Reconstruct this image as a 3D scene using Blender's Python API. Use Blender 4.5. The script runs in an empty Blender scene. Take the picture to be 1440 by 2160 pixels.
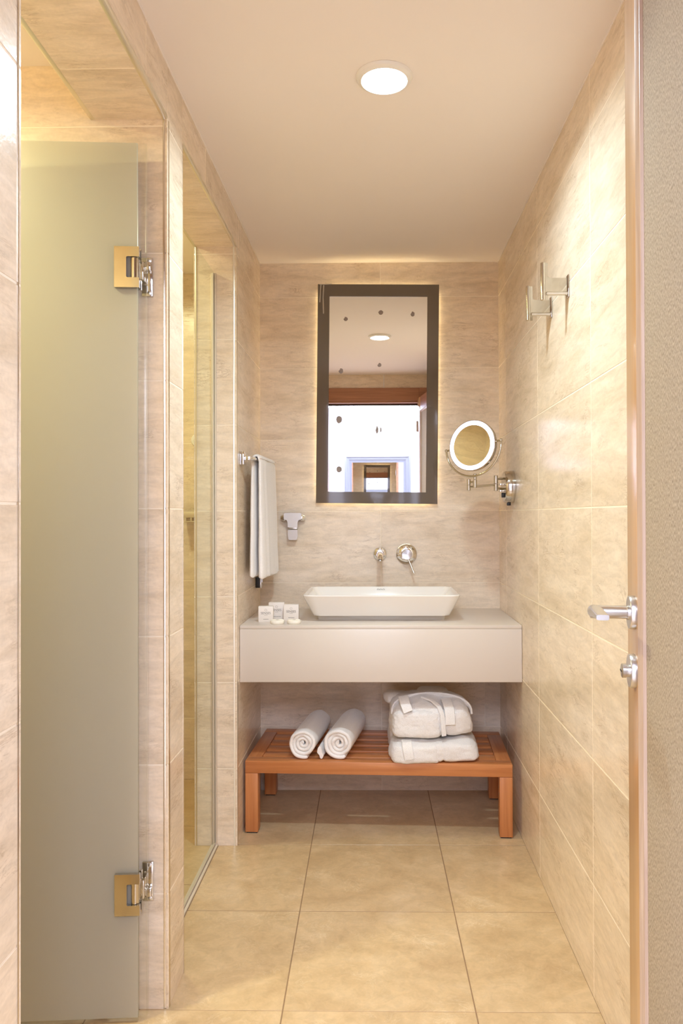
import bpy, bmesh, math, random
from mathutils import Vector, Matrix, noise

PI = math.pi
S = bpy.context.scene
COL = S.collection

# ------------------------------------------------------------------ camera
cam_data = bpy.data.cameras.new('camera')
cam_data.sensor_fit = 'AUTO'
cam_data.sensor_width = 36.0
cam_data.lens = 1611.98 / 2160 * 36
cam_data.shift_x = (720 - 769.08) / 2160
cam_data.shift_y = (1075.0 - 1080) / 2160
cam_data.clip_start = 0.02
cam_data.clip_end = 50
cam_o = bpy.data.objects.new('camera', cam_data)
COL.objects.link(cam_o)
_yaw, _pit, _rol = 0.0155, 0.0074, -0.0031
_f = Vector((-math.sin(_yaw) * math.cos(_pit), math.cos(_yaw) * math.cos(_pit), math.sin(_pit)))
_r = Vector((math.cos(_yaw), math.sin(_yaw), 0))
_u = _r.cross(_f)
_r2 = _r * math.cos(_rol) + _u * math.sin(_rol)
_u2 = -_r * math.sin(_rol) + _u * math.cos(_rol)
_m = Matrix((_r2, _u2, -_f)).transposed().to_4x4()
_m.translation = Vector((0.0428, -3.2074, 1.1502))
cam_o.matrix_world = _m
S.camera = cam_o

# ------------------------------------------------------------------ world, lights, exposure
world = bpy.data.worlds.new('world')
S.world = world
world.use_nodes = True
world.node_tree.nodes['Background'].inputs[0].default_value = (0.75, 0.82, 1.0, 1)
world.node_tree.nodes['Background'].inputs[1].default_value = 0.3
S.view_settings.view_transform = 'Standard'
S.view_settings.look = 'None'
S.view_settings.gamma = 1.0
S.view_settings.use_curve_mapping = False
S.view_settings.exposure = -0.06
S.cycles.max_bounces = 12
S.cycles.diffuse_bounces = 6
S.cycles.use_adaptive_sampling = True
S.cycles.adaptive_threshold = 0.035
S.cycles.use_denoising = True
S.cycles.glossy_bounces = 7
S.cycles.transmission_bounces = 8
S.cycles.transparent_max_bounces = 10
S.cycles.sample_clamp_indirect = 6.0
S.cycles.caustics_reflective = False
S.cycles.caustics_refractive = False

WARM = (0.88, 1.12, 1.26)
COOL = (0.84, 0.92, 1.12)


def downlamp(name, loc, power, color, spread):
    l = bpy.data.lights.new(name, 'AREA')
    l.shape = 'DISK'
    l.size = 0.10
    l.energy = power
    l.color = color
    l.spread = math.radians(spread)
    o = bpy.data.objects.new(name, l)
    o.location = loc
    COL.objects.link(o)
    return o


def area(name, loc, rot, sx, sy, power, color):
    l = bpy.data.lights.new(name, 'AREA')
    l.shape = 'RECTANGLE'
    l.size, l.size_y = sx, sy
    l.energy = power
    l.color = color
    o = bpy.data.objects.new(name, l)
    o.location = loc
    o.rotation_euler = rot
    COL.objects.link(o)
    return o


LAMP = (0.0646, -1.362)
CZ0 = 2.213
downlamp('room_downlight', (LAMP[0], LAMP[1], CZ0 - 0.0105), 10.3, WARM, 158)
downlamp('shower_downlight', (-0.95, -0.62, CZ0 - 0.0105), 9, (1.0, 0.98, 0.58), 165)
downlamp('closet_downlight', (-1.12, -1.92, CZ0 - 0.0105), 17, (1.0, 0.98, 0.60), 165)
area('hall_daylight', (1.72, -4.2, 1.45), (0, math.radians(90), 0), 1.6, 2.0, 40, COOL)
area('hall_overhead_fill', (0.0, -4.6, 2.36), (0, 0, 0), 1.6, 1.6, 185, COOL)  # added soft fill under the hall ceiling


# ------------------------------------------------------------------ helpers
def lin(c):
    c = c / 255.0
    return c / 12.92 if c <= 0.04045 else ((c + 0.055) / 1.055) ** 2.4


def rgb(r, g, b):
    return (lin(r), lin(g), lin(b), 1.0)


def new_mat(name):
    m = bpy.data.materials.new(name)
    m.use_nodes = True
    nt = m.node_tree
    b = nt.nodes['Principled BSDF']
    return m, nt, b


def plain(name, col, rough=0.5, metal=0.0, spec=0.5, emit=None, estr=0.0, coat=0.0):
    m, nt, b = new_mat(name)
    b.inputs['Base Color'].default_value = col
    b.inputs['Roughness'].default_value = rough
    b.inputs['Metallic'].default_value = metal
    b.inputs['Specular IOR Level'].default_value = spec
    b.inputs['Coat Weight'].default_value = coat
    if emit:
        b.inputs['Emission Color'].default_value = emit
        b.inputs['Emission Strength'].default_value = estr
    return m


def N(nt, t, **kw):
    n = nt.nodes.new(t)
    for k, v in kw.items():
        setattr(n, k, v)
    return n


def ramp(nt, stops):
    r = nt.nodes.new('ShaderNodeValToRGB')
    cr = r.color_ramp
    while len(cr.elements) < len(stops):
        cr.elements.new(0.5)
    for e, (p, c) in zip(cr.elements, stops):
        e.position = p
        e.color = c
    return r


def tile_mat(name, c_dark, c_mid, c_light, vein, sx, sy, rough, vein_amt=0.55, spot_amt=0.0):
    """stone-look tile; coordinates are each tile's own (x along it, y up it)"""
    m, nt, b = new_mat(name)
    L = nt.links.new
    tc = N(nt, 'ShaderNodeTexCoord')
    oi = N(nt, 'ShaderNodeObjectInfo')
    mul = N(nt, 'ShaderNodeVectorMath', operation='SCALE')
    mul.inputs['Scale'].default_value = 37.0
    comb = N(nt, 'ShaderNodeCombineXYZ')
    L(oi.outputs['Random'], comb.inputs[0])
    L(oi.outputs['Random'], comb.inputs[1])
    L(oi.outputs['Random'], comb.inputs[2])
    L(comb.outputs[0], mul.inputs[0])
    add = N(nt, 'ShaderNodeVectorMath', operation='ADD')
    L(tc.outputs['Object'], add.inputs[0])
    L(mul.outputs[0], add.inputs[1])
    mp = N(nt, 'ShaderNodeMapping')
    mp.inputs['Scale'].default_value = (sx, sy, 1)
    L(add.outputs[0], mp.inputs[0])
    big = N(nt, 'ShaderNodeTexNoise')
    big.inputs['Scale'].default_value = 1.6
    big.inputs['Detail'].default_value = 5
    big.inputs['Roughness'].default_value = 0.62
    big.inputs['Distortion'].default_value = 0.6
    L(mp.outputs[0], big.inputs['Vector'])
    cr = ramp(nt, [(0.30, c_dark), (0.5, c_mid), (0.72, c_light)])
    L(big.outputs['Fac'], cr.inputs[0])
    # thin broken veins
    vn = N(nt, 'ShaderNodeTexNoise')
    vn.inputs['Scale'].default_value = 3.1
    vn.inputs['Detail'].default_value = 7
    vn.inputs['Roughness'].default_value = 0.7
    vn.inputs['Distortion'].default_value = 1.1
    L(mp.outputs[0], vn.inputs['Vector'])
    vr = ramp(nt, [(0.475, (0, 0, 0, 1)), (0.497, (1, 1, 1, 1)), (0.520, (0, 0, 0, 1))])
    L(vn.outputs['Fac'], vr.inputs[0])
    brk = N(nt, 'ShaderNodeTexNoise')
    brk.inputs['Scale'].default_value = 9
    brk.inputs['Detail'].default_value = 4
    L(add.outputs[0], brk.inputs['Vector'])
    br = ramp(nt, [(0.50, (0, 0, 0, 1)), (0.66, (1, 1, 1, 1))])
    L(brk.outputs['Fac'], br.inputs[0])
    vm = N(nt, 'ShaderNodeMath', operation='MULTIPLY')
    L(vr.outputs[0], vm.inputs[0])
    L(br.outputs[0], vm.inputs[1])
    vm2 = N(nt, 'ShaderNodeMath', operation='MULTIPLY')
    vm2.inputs[1].default_value = vein_amt
    L(vm.outputs[0], vm2.inputs[0])
    mx = N(nt, 'ShaderNodeMix', data_type='RGBA')
    L(vm2.outputs[0], mx.inputs['Factor'])
    L(cr.outputs[0], mx.inputs['A'])
    mx.inputs['B'].default_value = vein
    # short mid-scale flecks along the tile
    fm = N(nt, 'ShaderNodeMapping')
    fm.inputs['Scale'].default_value = (sx * 7, sy * 6, 1)
    L(add.outputs[0], fm.inputs[0])
    fn = N(nt, 'ShaderNodeTexNoise')
    fn.inputs['Scale'].default_value = 1.0
    fn.inputs['Detail'].default_value = 5
    fn.inputs['Roughness'].default_value = 0.65
    fn.inputs['Distortion'].default_value = 0.9
    L(fm.outputs[0], fn.inputs['Vector'])
    fr2 = N(nt, 'ShaderNodeMapRange')
    fr2.inputs['From Min'].default_value = 0.30
    fr2.inputs['From Max'].default_value = 0.62
    fr2.inputs['To Min'].default_value = 0.89
    fr2.inputs['To Max'].default_value = 1.055
    L(fn.outputs['Fac'], fr2.inputs['Value'])
    # fine grain
    gr = N(nt, 'ShaderNodeTexNoise')
    gr.inputs['Scale'].default_value = 150
    gr.inputs['Detail'].default_value = 3
    L(add.outputs[0], gr.inputs['Vector'])
    gm = N(nt, 'ShaderNodeMapRange')
    gm.inputs['From Min'].default_value = 0.25
    gm.inputs['From Max'].default_value = 0.75
    gm.inputs['To Min'].default_value = 0.955
    gm.inputs['To Max'].default_value = 1.03
    L(gr.outputs['Fac'], gm.inputs['Value'])
    rm = N(nt, 'ShaderNodeMapRange')
    rm.inputs['To Min'].default_value = 0.965
    rm.inputs['To Max'].default_value = 1.02
    L(oi.outputs['Random'], rm.inputs['Value'])
    pm = N(nt, 'ShaderNodeMath', operation='MULTIPLY')
    L(gm.outputs[0], pm.inputs[0])
    L(rm.outputs[0], pm.inputs[1])
    pm2 = N(nt, 'ShaderNodeMath', operation='MULTIPLY')
    L(pm.outputs[0], pm2.inputs[0])
    L(fr2.outputs[0], pm2.inputs[1])
    sc = N(nt, 'ShaderNodeVectorMath', operation='SCALE')
    L(mx.outputs['Result'], sc.inputs[0])
    L(pm2.outputs[0], sc.inputs['Scale'])
    L(sc.outputs[0], b.inputs['Base Color'])
    b.inputs['Roughness'].default_value = rough
    b.inputs['Specular IOR Level'].default_value = 0.5
    bp = N(nt, 'ShaderNodeBump')
    bp.inputs['Strength'].default_value = 0.10
    bp.inputs['Distance'].default_value = 0.002
    hb = N(nt, 'ShaderNodeMath', operation='SUBTRACT')
    L(gr.outputs['Fac'], hb.inputs[0])
    L(vm2.outputs[0], hb.inputs[1])
    L(hb.outputs[0], bp.inputs['Height'])
    L(bp.outputs[0], b.inputs['Normal'])
    return m


def wood_mat(name, dark, light, axis, freq=26, rough=0.4, coat=0.15):
    m, nt, b = new_mat(name)
    L = nt.links.new
    tc = N(nt, 'ShaderNodeTexCoord')
    oi = N(nt, 'ShaderNodeObjectInfo')
    add = N(nt, 'ShaderNodeVectorMath', operation='ADD')
    L(tc.outputs['Object'], add.inputs[0])
    L(oi.outputs['Random'], add.inputs[1])
    mp = N(nt, 'ShaderNodeMapping')
    sc = [freq] * 3
    sc[axis] = freq * 0.045
    mp.inputs['Scale'].default_value = sc
    L(add.outputs[0], mp.inputs[0])
    n = N(nt, 'ShaderNodeTexNoise')
    n.inputs['Scale'].default_value = 1.6
    n.inputs['Detail'].default_value = 7
    n.inputs['Roughness'].default_value = 0.6
    n.inputs['Distortion'].default_value = 0.8
    L(mp.outputs[0], n.inputs['Vector'])
    cr = ramp(nt, [(0.3, dark), (0.7, light)])
    L(n.outputs['Fac'], cr.inputs[0])
    L(cr.outputs[0], b.inputs['Base Color'])
    b.inputs['Roughness'].default_value = rough
    b.inputs['Coat Weight'].default_value = coat
    b.inputs['Coat Roughness'].default_value = 0.3
    bp = N(nt, 'ShaderNodeBump')
    bp.inputs['Strength'].default_value = 0.06
    bp.inputs['Distance'].default_value = 0.002
    L(n.outputs['Fac'], bp.inputs['Height'])
    L(bp.outputs[0], b.inputs['Normal'])
    return m


def noise_bump(nt, b, scale, strength, dist, detail=3, vec_scale=None):
    tc = N(nt, 'ShaderNodeTexCoord')
    n = N(nt, 'ShaderNodeTexNoise')
    n.inputs['Scale'].default_value = scale
    n.inputs['Detail'].default_value = detail
    if vec_scale:
        mp = N(nt, 'ShaderNodeMapping')
        mp.inputs['Scale'].default_value = vec_scale
        nt.links.new(tc.outputs['Object'], mp.inputs[0])
        nt.links.new(mp.outputs[0], n.inputs['Vector'])
    else:
        nt.links.new(tc.outputs['Object'], n.inputs['Vector'])
    bp = N(nt, 'ShaderNodeBump')
    bp.inputs['Strength'].default_value = strength
    bp.inputs['Distance'].default_value = dist
    nt.links.new(n.outputs['Fac'], bp.inputs['Height'])
    nt.links.new(bp.outputs[0], b.inputs['Normal'])
    return n


def terry(name, col, amt=0.7):
    m, nt, b = new_mat(name)
    b.inputs['Roughness'].default_value = 0.95
    b.inputs['Specular IOR Level'].default_value = 0.1
    b.inputs['Sheen Weight'].default_value = 0.3
    n = noise_bump(nt, b, 420, amt, 0.003, 2)
    cr = ramp(nt, [(0.3, tuple(c * 0.90 for c in col[:3]) + (1,)), (0.6, col)])
    nt.links.new(n.outputs['Fac'], cr.inputs[0])
    nt.links.new(cr.outputs[0], b.inputs['Base Color'])
    return m


def fabric_mat():
    m, nt, b = new_mat('woven_wallcovering')
    L = nt.links.new
    tc = N(nt, 'ShaderNodeTexCoord')
    mp = N(nt, 'ShaderNodeMapping')
    mp.inputs['Scale'].default_value = (1, 1, 0.38)
    L(tc.outputs['Object'], mp.inputs[0])
    n = N(nt, 'ShaderNodeTexNoise')
    n.inputs['Scale'].default_value = 620
    n.inputs['Detail'].default_value = 3
    L(mp.outputs[0], n.inputs['Vector'])
    cr = ramp(nt, [(0.36, rgb(140, 124, 104)), (0.5, rgb(174, 158, 137)), (0.66, rgb(198, 183, 163))])
    L(n.outputs['Fac'], cr.inputs[0])
    L(cr.outputs[0], b.inputs['Base Color'])
    b.inputs['Roughness'].default_value = 0.85
    bp = N(nt, 'ShaderNodeBump')
    bp.inputs['Strength'].default_value = 0.35
    bp.inputs['Distance'].default_value = 0.001
    L(n.outputs['Fac'], bp.inputs['Height'])
    L(bp.outputs[0], b.inputs['Normal'])
    return m


def frosted_mat():
    m, nt, b = new_mat('frosted_glass')
    nt.nodes.remove(b)
    out = nt.nodes['Material Output']
    L = nt.links.new
    tr = N(nt, 'ShaderNodeBsdfTranslucent')
    tr.inputs[0].default_value = (0.93, 0.90, 0.82, 1)
    df = N(nt, 'ShaderNodeBsdfDiffuse')
    df.inputs[0].default_value = (0.82, 0.79, 0.70, 1)
    rf = N(nt, 'ShaderNodeBsdfRefraction')
    rf.inputs['Color'].default_value = (0.90, 0.93, 0.84, 1)
    rf.inputs['Roughness'].default_value = 0.38
    rf.inputs['IOR'].default_value = 1.02
    gl = N(nt, 'ShaderNodeBsdfGlossy')
    gl.inputs['Roughness'].default_value = 0.35
    m1 = N(nt, 'ShaderNodeMixShader')
    m1.inputs[0].default_value = 0.5
    L(tr.outputs[0], m1.inputs[1])
    L(df.outputs[0], m1.inputs[2])
    m2 = N(nt, 'ShaderNodeMixShader')
    m2.inputs[0].default_value = 0.45
    L(m1.outputs[0], m2.inputs[1])
    L(rf.outputs[0], m2.inputs[2])
    m3 = N(nt, 'ShaderNodeMixShader')
    m3.inputs[0].default_value = 0.05
    L(m2.outputs[0], m3.inputs[1])
    L(gl.outputs[0], m3.inputs[2])
    L(m3.outputs[0], out.inputs[0])
    return m


def clear_mat(name, tint, gloss, rough=0.02):
    m, nt, b = new_mat(name)
    nt.nodes.remove(b)
    out = nt.nodes['Material Output']
    L = nt.links.new
    tp = N(nt, 'ShaderNodeBsdfTransparent')
    tp.inputs[0].default_value = tint
    gl = N(nt, 'ShaderNodeBsdfGlossy')
    gl.inputs['Roughness'].default_value = rough
    mx = N(nt, 'ShaderNodeMixShader')
    mx.inputs[0].default_value = gloss
    L(tp.outputs[0], mx.inputs[1])
    L(gl.outputs[0], mx.inputs[2])
    L(mx.outputs[0], out.inputs[0])
    return m


M = {}
M['wall_tile'] = tile_mat('wall_tile', rgb(218, 198, 172), rgb(231, 213, 190), rgb(240, 224, 204), rgb(164, 134, 104), 2.0, 9.0, 0.24)
M['floor_tile'] = tile_mat('floor_tile', rgb(186, 156, 118), rgb(199, 170, 131), rgb(210, 183, 147), rgb(236, 220, 190), 4.5, 5.5, 0.30, 0.35)
M['grout'] = plain('wall_grout', rgb(240, 226, 206), 0.8)
M['floor_grout'] = plain('floor_grout', rgb(140, 112, 84), 0.9)
M['ceiling'] = plain('ceiling_paint', rgb(244, 236, 230), 0.9)
M['paint'] = plain('white_wall_paint', rgb(222, 223, 230), 0.9)
M['chrome'] = plain('chrome', (0.86, 0.86, 0.87, 1), 0.06, 1.0)
M['steel'] = plain('brushed_steel', (0.66, 0.64, 0.62, 1), 0.28, 1.0)
M['nickel'] = plain('polished_nickel', (0.60, 0.56, 0.50, 1), 0.10, 1.0)
M['satin'] = plain('satin_aluminium', (0.72, 0.70, 0.66, 1), 0.30, 1.0)
M['polish_trim'] = plain('polished_trim', (0.66, 0.58, 0.46, 1), 0.16, 1.0)
M['gold_trim'] = plain('champagne_trim', (0.80, 0.74, 0.60, 1), 0.35, 0.9)
M['mirror'] = plain('mirror_silver', (0.93, 0.93, 0.93, 1), 0.0, 1.0)
M['border'] = plain('back_painted_glass', rgb(104, 92, 80), 0.06, 0.0, 0.5, coat=0.6)
M['spot'] = plain('silvering_spot', rgb(150, 136, 130), 0.6)
M['drip'] = plain('pale_drip', rgb(190, 182, 170), 0.5)
M['black'] = plain('black_plastic', (0.012, 0.011, 0.01, 1), 0.4)
M['solid_surface'] = plain('white_solid_surface', rgb(217, 206, 195), 0.28)
M['ceramic'] = plain('white_ceramic', rgb(240, 236, 230), 0.07, coat=0.5)
M['grey_print'] = plain('grey_print', rgb(120, 112, 106), 0.6)
M['carton'] = plain('ivory_carton', rgb(238, 228, 218), 0.55)
M['soap'] = plain('wrapped_soap', rgb(245, 238, 222), 0.25, coat=0.3)
M['terry'] = terry('white_terry', rgb(243, 238, 234))
M['terry_smooth'] = terry('white_cotton', rgb(244, 239, 235), 0.35)
M['bench_x'] = wood_mat('bench_wood_long', rgb(176, 104, 56), rgb(206, 136, 82), 0)
M['bench_y'] = wood_mat('bench_wood_cross', rgb(172, 100, 54), rgb(202, 132, 80), 1)
M['bench_z'] = wood_mat('bench_wood_upright', rgb(176, 104, 56), rgb(206, 136, 82), 2)
M['door_wood'] = wood_mat('door_veneer', rgb(196, 150, 102), rgb(212, 168, 120), 2, 40, 0.22, 0.4)
M['pink_wood'] = wood_mat('pale_edge_wood', rgb(182, 154, 134), rgb(206, 182, 162), 2, 60, 0.4)
M['frame_wood'] = wood_mat('door_frame_wood', rgb(150, 100, 70), rgb(178, 124, 90), 0, 30)
M['fabric'] = fabric_mat()
M['frosted'] = frosted_mat()
M['clear'] = clear_mat('clear_glass', (0.95, 0.97, 0.95, 1), 0.03)
M['seal'] = clear_mat('clear_seal', (0.985, 0.985, 0.97, 1), 0.06, 0.25)
M['rubber'] = plain('grey_seal', rgb(208, 194, 178), 0.4)
M['lamp'] = plain('lit_diffuser', (1, 1, 1, 1), 0.5, emit=(0.9, 1.0, 1.0, 1), estr=40)
M['lamp_y'] = plain('lit_diffuser_yellow', (1, 1, 1, 1), 0.5, emit=(1.0, 0.8, 0.5, 1), estr=8)
M['led'] = plain('led_ring', (1, 1, 1, 1), 0.5, emit=(0.76, 0.70, 1.0, 1), estr=5.5)
M['backlight'] = plain('backlight_strip', (1, 1, 1, 1), 0.5, emit=(1.0, 0.86, 0.50, 1), estr=12.0)
M['white'] = plain('white_plastic', rgb(238, 234, 228), 0.4)
M['blue_frame'] = plain('grey_blue_lacquer', rgb(106, 106, 114), 0.25, coat=0.4)
M['gap_shade'] = plain('painted_gap_shade', rgb(60, 44, 36), 0.9)  # dark colour standing in for the shade of a gap
M['hall_floor'] = wood_mat('hall_floor_wood', rgb(196, 180, 164), rgb(214, 200, 186), 0, 20)


def finish(name, bm, mat, parent=None, smooth=True, recenter=True, recalc=True):
    if recalc:
        bmesh.ops.recalc_face_normals(bm, faces=bm.faces[:])
    me = bpy.data.meshes.new(name)
    c = Vector((0, 0, 0))
    if recenter and bm.verts:
        lo = Vector((min(v.co[i] for v in bm.verts) for i in range(3)))
        hi = Vector((max(v.co[i] for v in bm.verts) for i in range(3)))
        c = (lo + hi) / 2
        for v in bm.verts:
            v.co -= c
    bm.to_mesh(me)
    bm.free()
    if smooth:
        for p in me.polygons:
            p.use_smooth = True
        me.set_sharp_from_angle(angle=math.radians(38))
    me.materials.append(mat)
    o = bpy.data.objects.new(name, me)
    o.location = c
    COL.objects.link(o)
    if parent is not None:
        o.parent = parent
    return o


def thing(name, label=None, cat=None, loc=(0, 0, 0), rotz=0.0, group=None, kind=None, rot=None):
    o = bpy.data.objects.new(name, None)
    o.empty_display_size = 0.05
    o.location = loc
    o.rotation_euler = rot if rot else (0, 0, rotz)
    COL.objects.link(o)
    if label:
        o['label'] = label
    if cat:
        o['category'] = cat
    if group:
        o['group'] = group
    if kind:
        o['kind'] = kind
    return o


def box(bm, x0, x1, y0, y1, z0, z1, bev=0.0, seg=2):
    vs = [bm.verts.new(p) for p in ((x0, y0, z0), (x1, y0, z0), (x1, y1, z0), (x0, y1, z0),
                                    (x0, y0, z1), (x1, y0, z1), (x1, y1, z1), (x0, y1, z1))]
    fs = [bm.faces.new([vs[i] for i in q]) for q in
          ((3, 2, 1, 0), (4, 5, 6, 7), (0, 1, 5, 4), (1, 2, 6, 5), (2, 3, 7, 6), (3, 0, 4, 7))]
    if bev > 0:
        es = list({e for f in fs for e in f.edges})
        bmesh.ops.bevel(bm, geom=es, offset=bev, segments=seg, profile=0.5, affect='EDGES')
    return bm


def BM():
    return bmesh.new()


def frame_of(d):
    d = d.normalized()
    up = Vector((0, 0, 1)) if abs(d.z) < 0.95 else Vector((1, 0, 0))
    a = d.cross(up).normalized()
    return a, d.cross(a).normalized()


def rings(bm, rs, closed=False, caps=True):
    vr = [[bm.verts.new(p) for p in r] for r in rs]
    n = len(vr[0])
    k = len(vr)
    for i in range(k if closed else k - 1):
        a, b = vr[i], vr[(i + 1) % k]
        for j in range(n):
            bm.faces.new((a[j], a[(j + 1) % n], b[(j + 1) % n], b[j]))
    if caps and not closed:
        bm.faces.new(list(reversed(vr[0])))
        bm.faces.new(vr[-1])
    return vr


def tube(bm, pts, r, seg=16, caps=True, flat=None):
    pts = [Vector(p) for p in pts]
    rs = r if isinstance(r, (list, tuple)) else [r] * len(pts)
    out = []
    prev = None
    for i, p in enumerate(pts):
        d = (pts[min(i + 1, len(pts) - 1)] - pts[max(i - 1, 0)])
        if prev is None:
            a, b = frame_of(d)
        else:
            dn = d.normalized()
            a = (prev - dn * prev.dot(dn)).normalized()
            b = dn.cross(a).normalized()
        prev = a
        out.append([p + (a * math.cos(t) + b * math.sin(t)) * rs[i] for t in [2 * PI * k / seg for k in range(seg)]])
    rings(bm, out, caps=caps)


def cyl(bm, p0, p1, r, seg=24, ch=0.0):
    p0, p1 = Vector(p0), Vector(p1)
    if ch > 0:
        d = (p1 - p0).normalized()
        tube(bm, [p0, p0 + d * ch * 0.02, p0 + d * ch, p1 - d * ch, p1 - d * ch * 0.02, p1],
             [r - ch, r - ch, r, r, r - ch, r - ch], seg)
    else:
        tube(bm, [p0, p1], r, seg)


def lathe(bm, prof, origin, axis, seg=48):
    """prof: list of (radius, distance along axis)"""
    o = Vector(origin)
    ax = Vector(axis).normalized()
    a, b = frame_of(ax)
    rs = []
    for r, h in prof:
        rs.append([o + ax * h + (a * math.cos(t) + b * math.sin(t)) * max(r, 1e-5) for t in [2 * PI * k / seg for k in range(seg)]])
    rings(bm, rs)


def prism(bm, poly, o, u, v, depth):
    """poly in (u, v) coordinates, extruded by depth along u x v"""
    o, u, v = Vector(o), Vector(u), Vector(v)
    n = u.cross(v)
    a = [bm.verts.new(o + u * p[0] + v * p[1]) for p in poly]
    b = [bm.verts.new(o + u * p[0] + v * p[1] + n * depth) for p in poly]
    k = len(poly)
    bm.faces.new(list(reversed(a)))
    bm.faces.new(b)
    for i in range(k):
        bm.faces.new((a[i], a[(i + 1) % k], b[(i + 1) % k], b[i]))


def rrect(w, d, r, n=6):
    pts = []
    for cx, cy, a0 in ((w / 2 - r, d / 2 - r, 0), (-w / 2 + r, d / 2 - r, 90), (-w / 2 + r, -d / 2 + r, 180), (w / 2 - r, -d / 2 + r, 270)):
        for k in range(n + 1):
            a = math.radians(a0 + 90 * k / n)
            pts.append((cx + r * math.cos(a), cy + r * math.sin(a)))
    return pts


def ribbon(bm, pts, wdir, w, t, n=3):
    """flat band with rounded edges along pts, its width along wdir"""
    pts = [Vector(p) for p in pts]
    out = []
    for i, p in enumerate(pts):
        d = (pts[min(i + 1, len(pts) - 1)] - pts[max(i - 1, 0)]).normalized()
        wd = Vector(wdir)
        wd = (wd - d * wd.dot(d)).normalized()
        nn = d.cross(wd).normalized()
        out.append([p + wd * q[0] + nn * q[1] for q in rrect(w, t, min(w, t) * 0.48, n)])
    rings(bm, out)


# ------------------------------------------------------------------ tiled surfaces
_tile_cache = {}
TT = 0.0030      # how deep a tile is modelled
GR = 0.0006      # how far the joint sits below the tile face


def tile_mesh(w, h, mat, sh0=0.0, sh1=0.0):
    key = (round(w, 4), round(h, 4), mat.name, round(sh0, 5), round(sh1, 5))
    if key in _tile_cache:
        return _tile_cache[key]
    c = 0.0008
    bm = BM()

    def ring(ins, z):
        # sh0 / sh1: how far the left / right edge leans across the height
        x0b, x0t = -w / 2 + ins - sh0 / 2, -w / 2 + ins + sh0 / 2
        x1b, x1t = w / 2 - ins - sh1 / 2, w / 2 - ins + sh1 / 2
        return [(x0b, -h / 2 + ins, z), (x1b, -h / 2 + ins, z), (x1t, h / 2 - ins, z), (x0t, h / 2 - ins, z)]
    rings(bm, [ring(0, -TT), ring(0, -c), ring(c, 0)])
    bmesh.ops.recalc_face_normals(bm, faces=bm.faces[:])
    me = bpy.data.meshes.new('tile')
    bm.to_mesh(me)
    bm.free()
    me.materials.append(mat)
    _tile_cache[key] = me
    return me


def tile(parent, o, u, v, u0, u1, v0, v1, mat, sh0=0.0, sh1=0.0):
    w, h = u1 - u0, v1 - v0
    if w < 0.004 or h < 0.004:
        return
    u, v = Vector(u), Vector(v)
    n = u.cross(v)
    t = bpy.data.objects.new('tile', tile_mesh(w, h, mat, sh0, sh1))
    R = Matrix((u, v, n)).transposed().to_4x4()
    R.translation = Vector(o) + u * (u0 + u1) / 2 + v * (v0 + v1) / 2
    t.matrix_world = R
    t.parent = parent
    COL.objects.link(t)


def tiles(parent, o, u, v, us, vs, mat=None, j=0.003, extra=None):
    mat = mat or M['wall_tile']
    for a in range(len(us) - 1):
        for b in range(len(vs) - 1):
            ju0 = j / 2 if a > 0 else 0.0006
            ju1 = j / 2 if a < len(us) - 2 else 0.0006
            jv0 = j / 2 if b > 0 else 0.0006
            jv1 = j / 2 if b < len(vs) - 2 else 0.0006
            tile(parent, o, u, v, us[a] + ju0, us[a + 1] - ju1, vs[b] + jv0, vs[b + 1] - jv1, mat)


CZ = 2.213
ROWS = [0.0] + [round(0.2678 + 0.3 * k, 4) for k in range(7)] + [CZ]


def rows(z0, z1):
    return [z0] + [z for z in ROWS if z0 + 0.012 < z < z1 - 0.012] + [z1]


XL, XR = -0.446, 0.556
WCY, SHY, JY = -1.4235, -1.2829, -0.5424       # partition faces and shower far jamb
NE = -2.163                                     # end of the near wall
WCI, SHI = -0.6276, -0.5959                     # inner faces of the wall at the two openings
LWC, LSH = 2.083, 2.0936                        # undersides of the two lintels
FY = -2.60                                      # inner face of the wall with the door


def structure(name, boxes, mat):
    bm = BM()
    for b in boxes:
        box(bm, *b)
    o = finish(name, bm, mat, smooth=False, recenter=False)
    o['kind'] = 'structure'
    return o


# back wall
wb = structure('wall_back', [(SHI + 0.0, XR + 0.12, GR, 0.12, -0.02, CZ)], M['grout'])
us = [XL, 0.061, XR]
for i in range(len(ROWS) - 1):
    cols = [XL, 0.061, XR]
    if i in (1,):
        cols = [XL, 0.061, 0.4925, XR]
    for a in range(len(cols) - 1):
        tile(wb, (0, 0, 0), (1, 0, 0), (0, 0, 1), cols[a] + (0.0015 if a else 0.0006), cols[a + 1] - (0.0015 if a < len(cols) - 2 else 0.0006),
             ROWS[i] + (0.0012 if i else 0), ROWS[i + 1] - 0.0012, M['wall_tile'])

# right wall (face looks towards -x)
wr = structure('wall_right', [(XR + GR, XR + 0.12, FY - 0.12, 0.12, -0.02, CZ)], M['grout'])
tiles(wr, (XR, 0, 0), (0, -1, 0), (0, 0, 1), [0, 0.1724, 0.7724, 1.3724, 1.9724, 2.5724, 2.60], ROWS)

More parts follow.
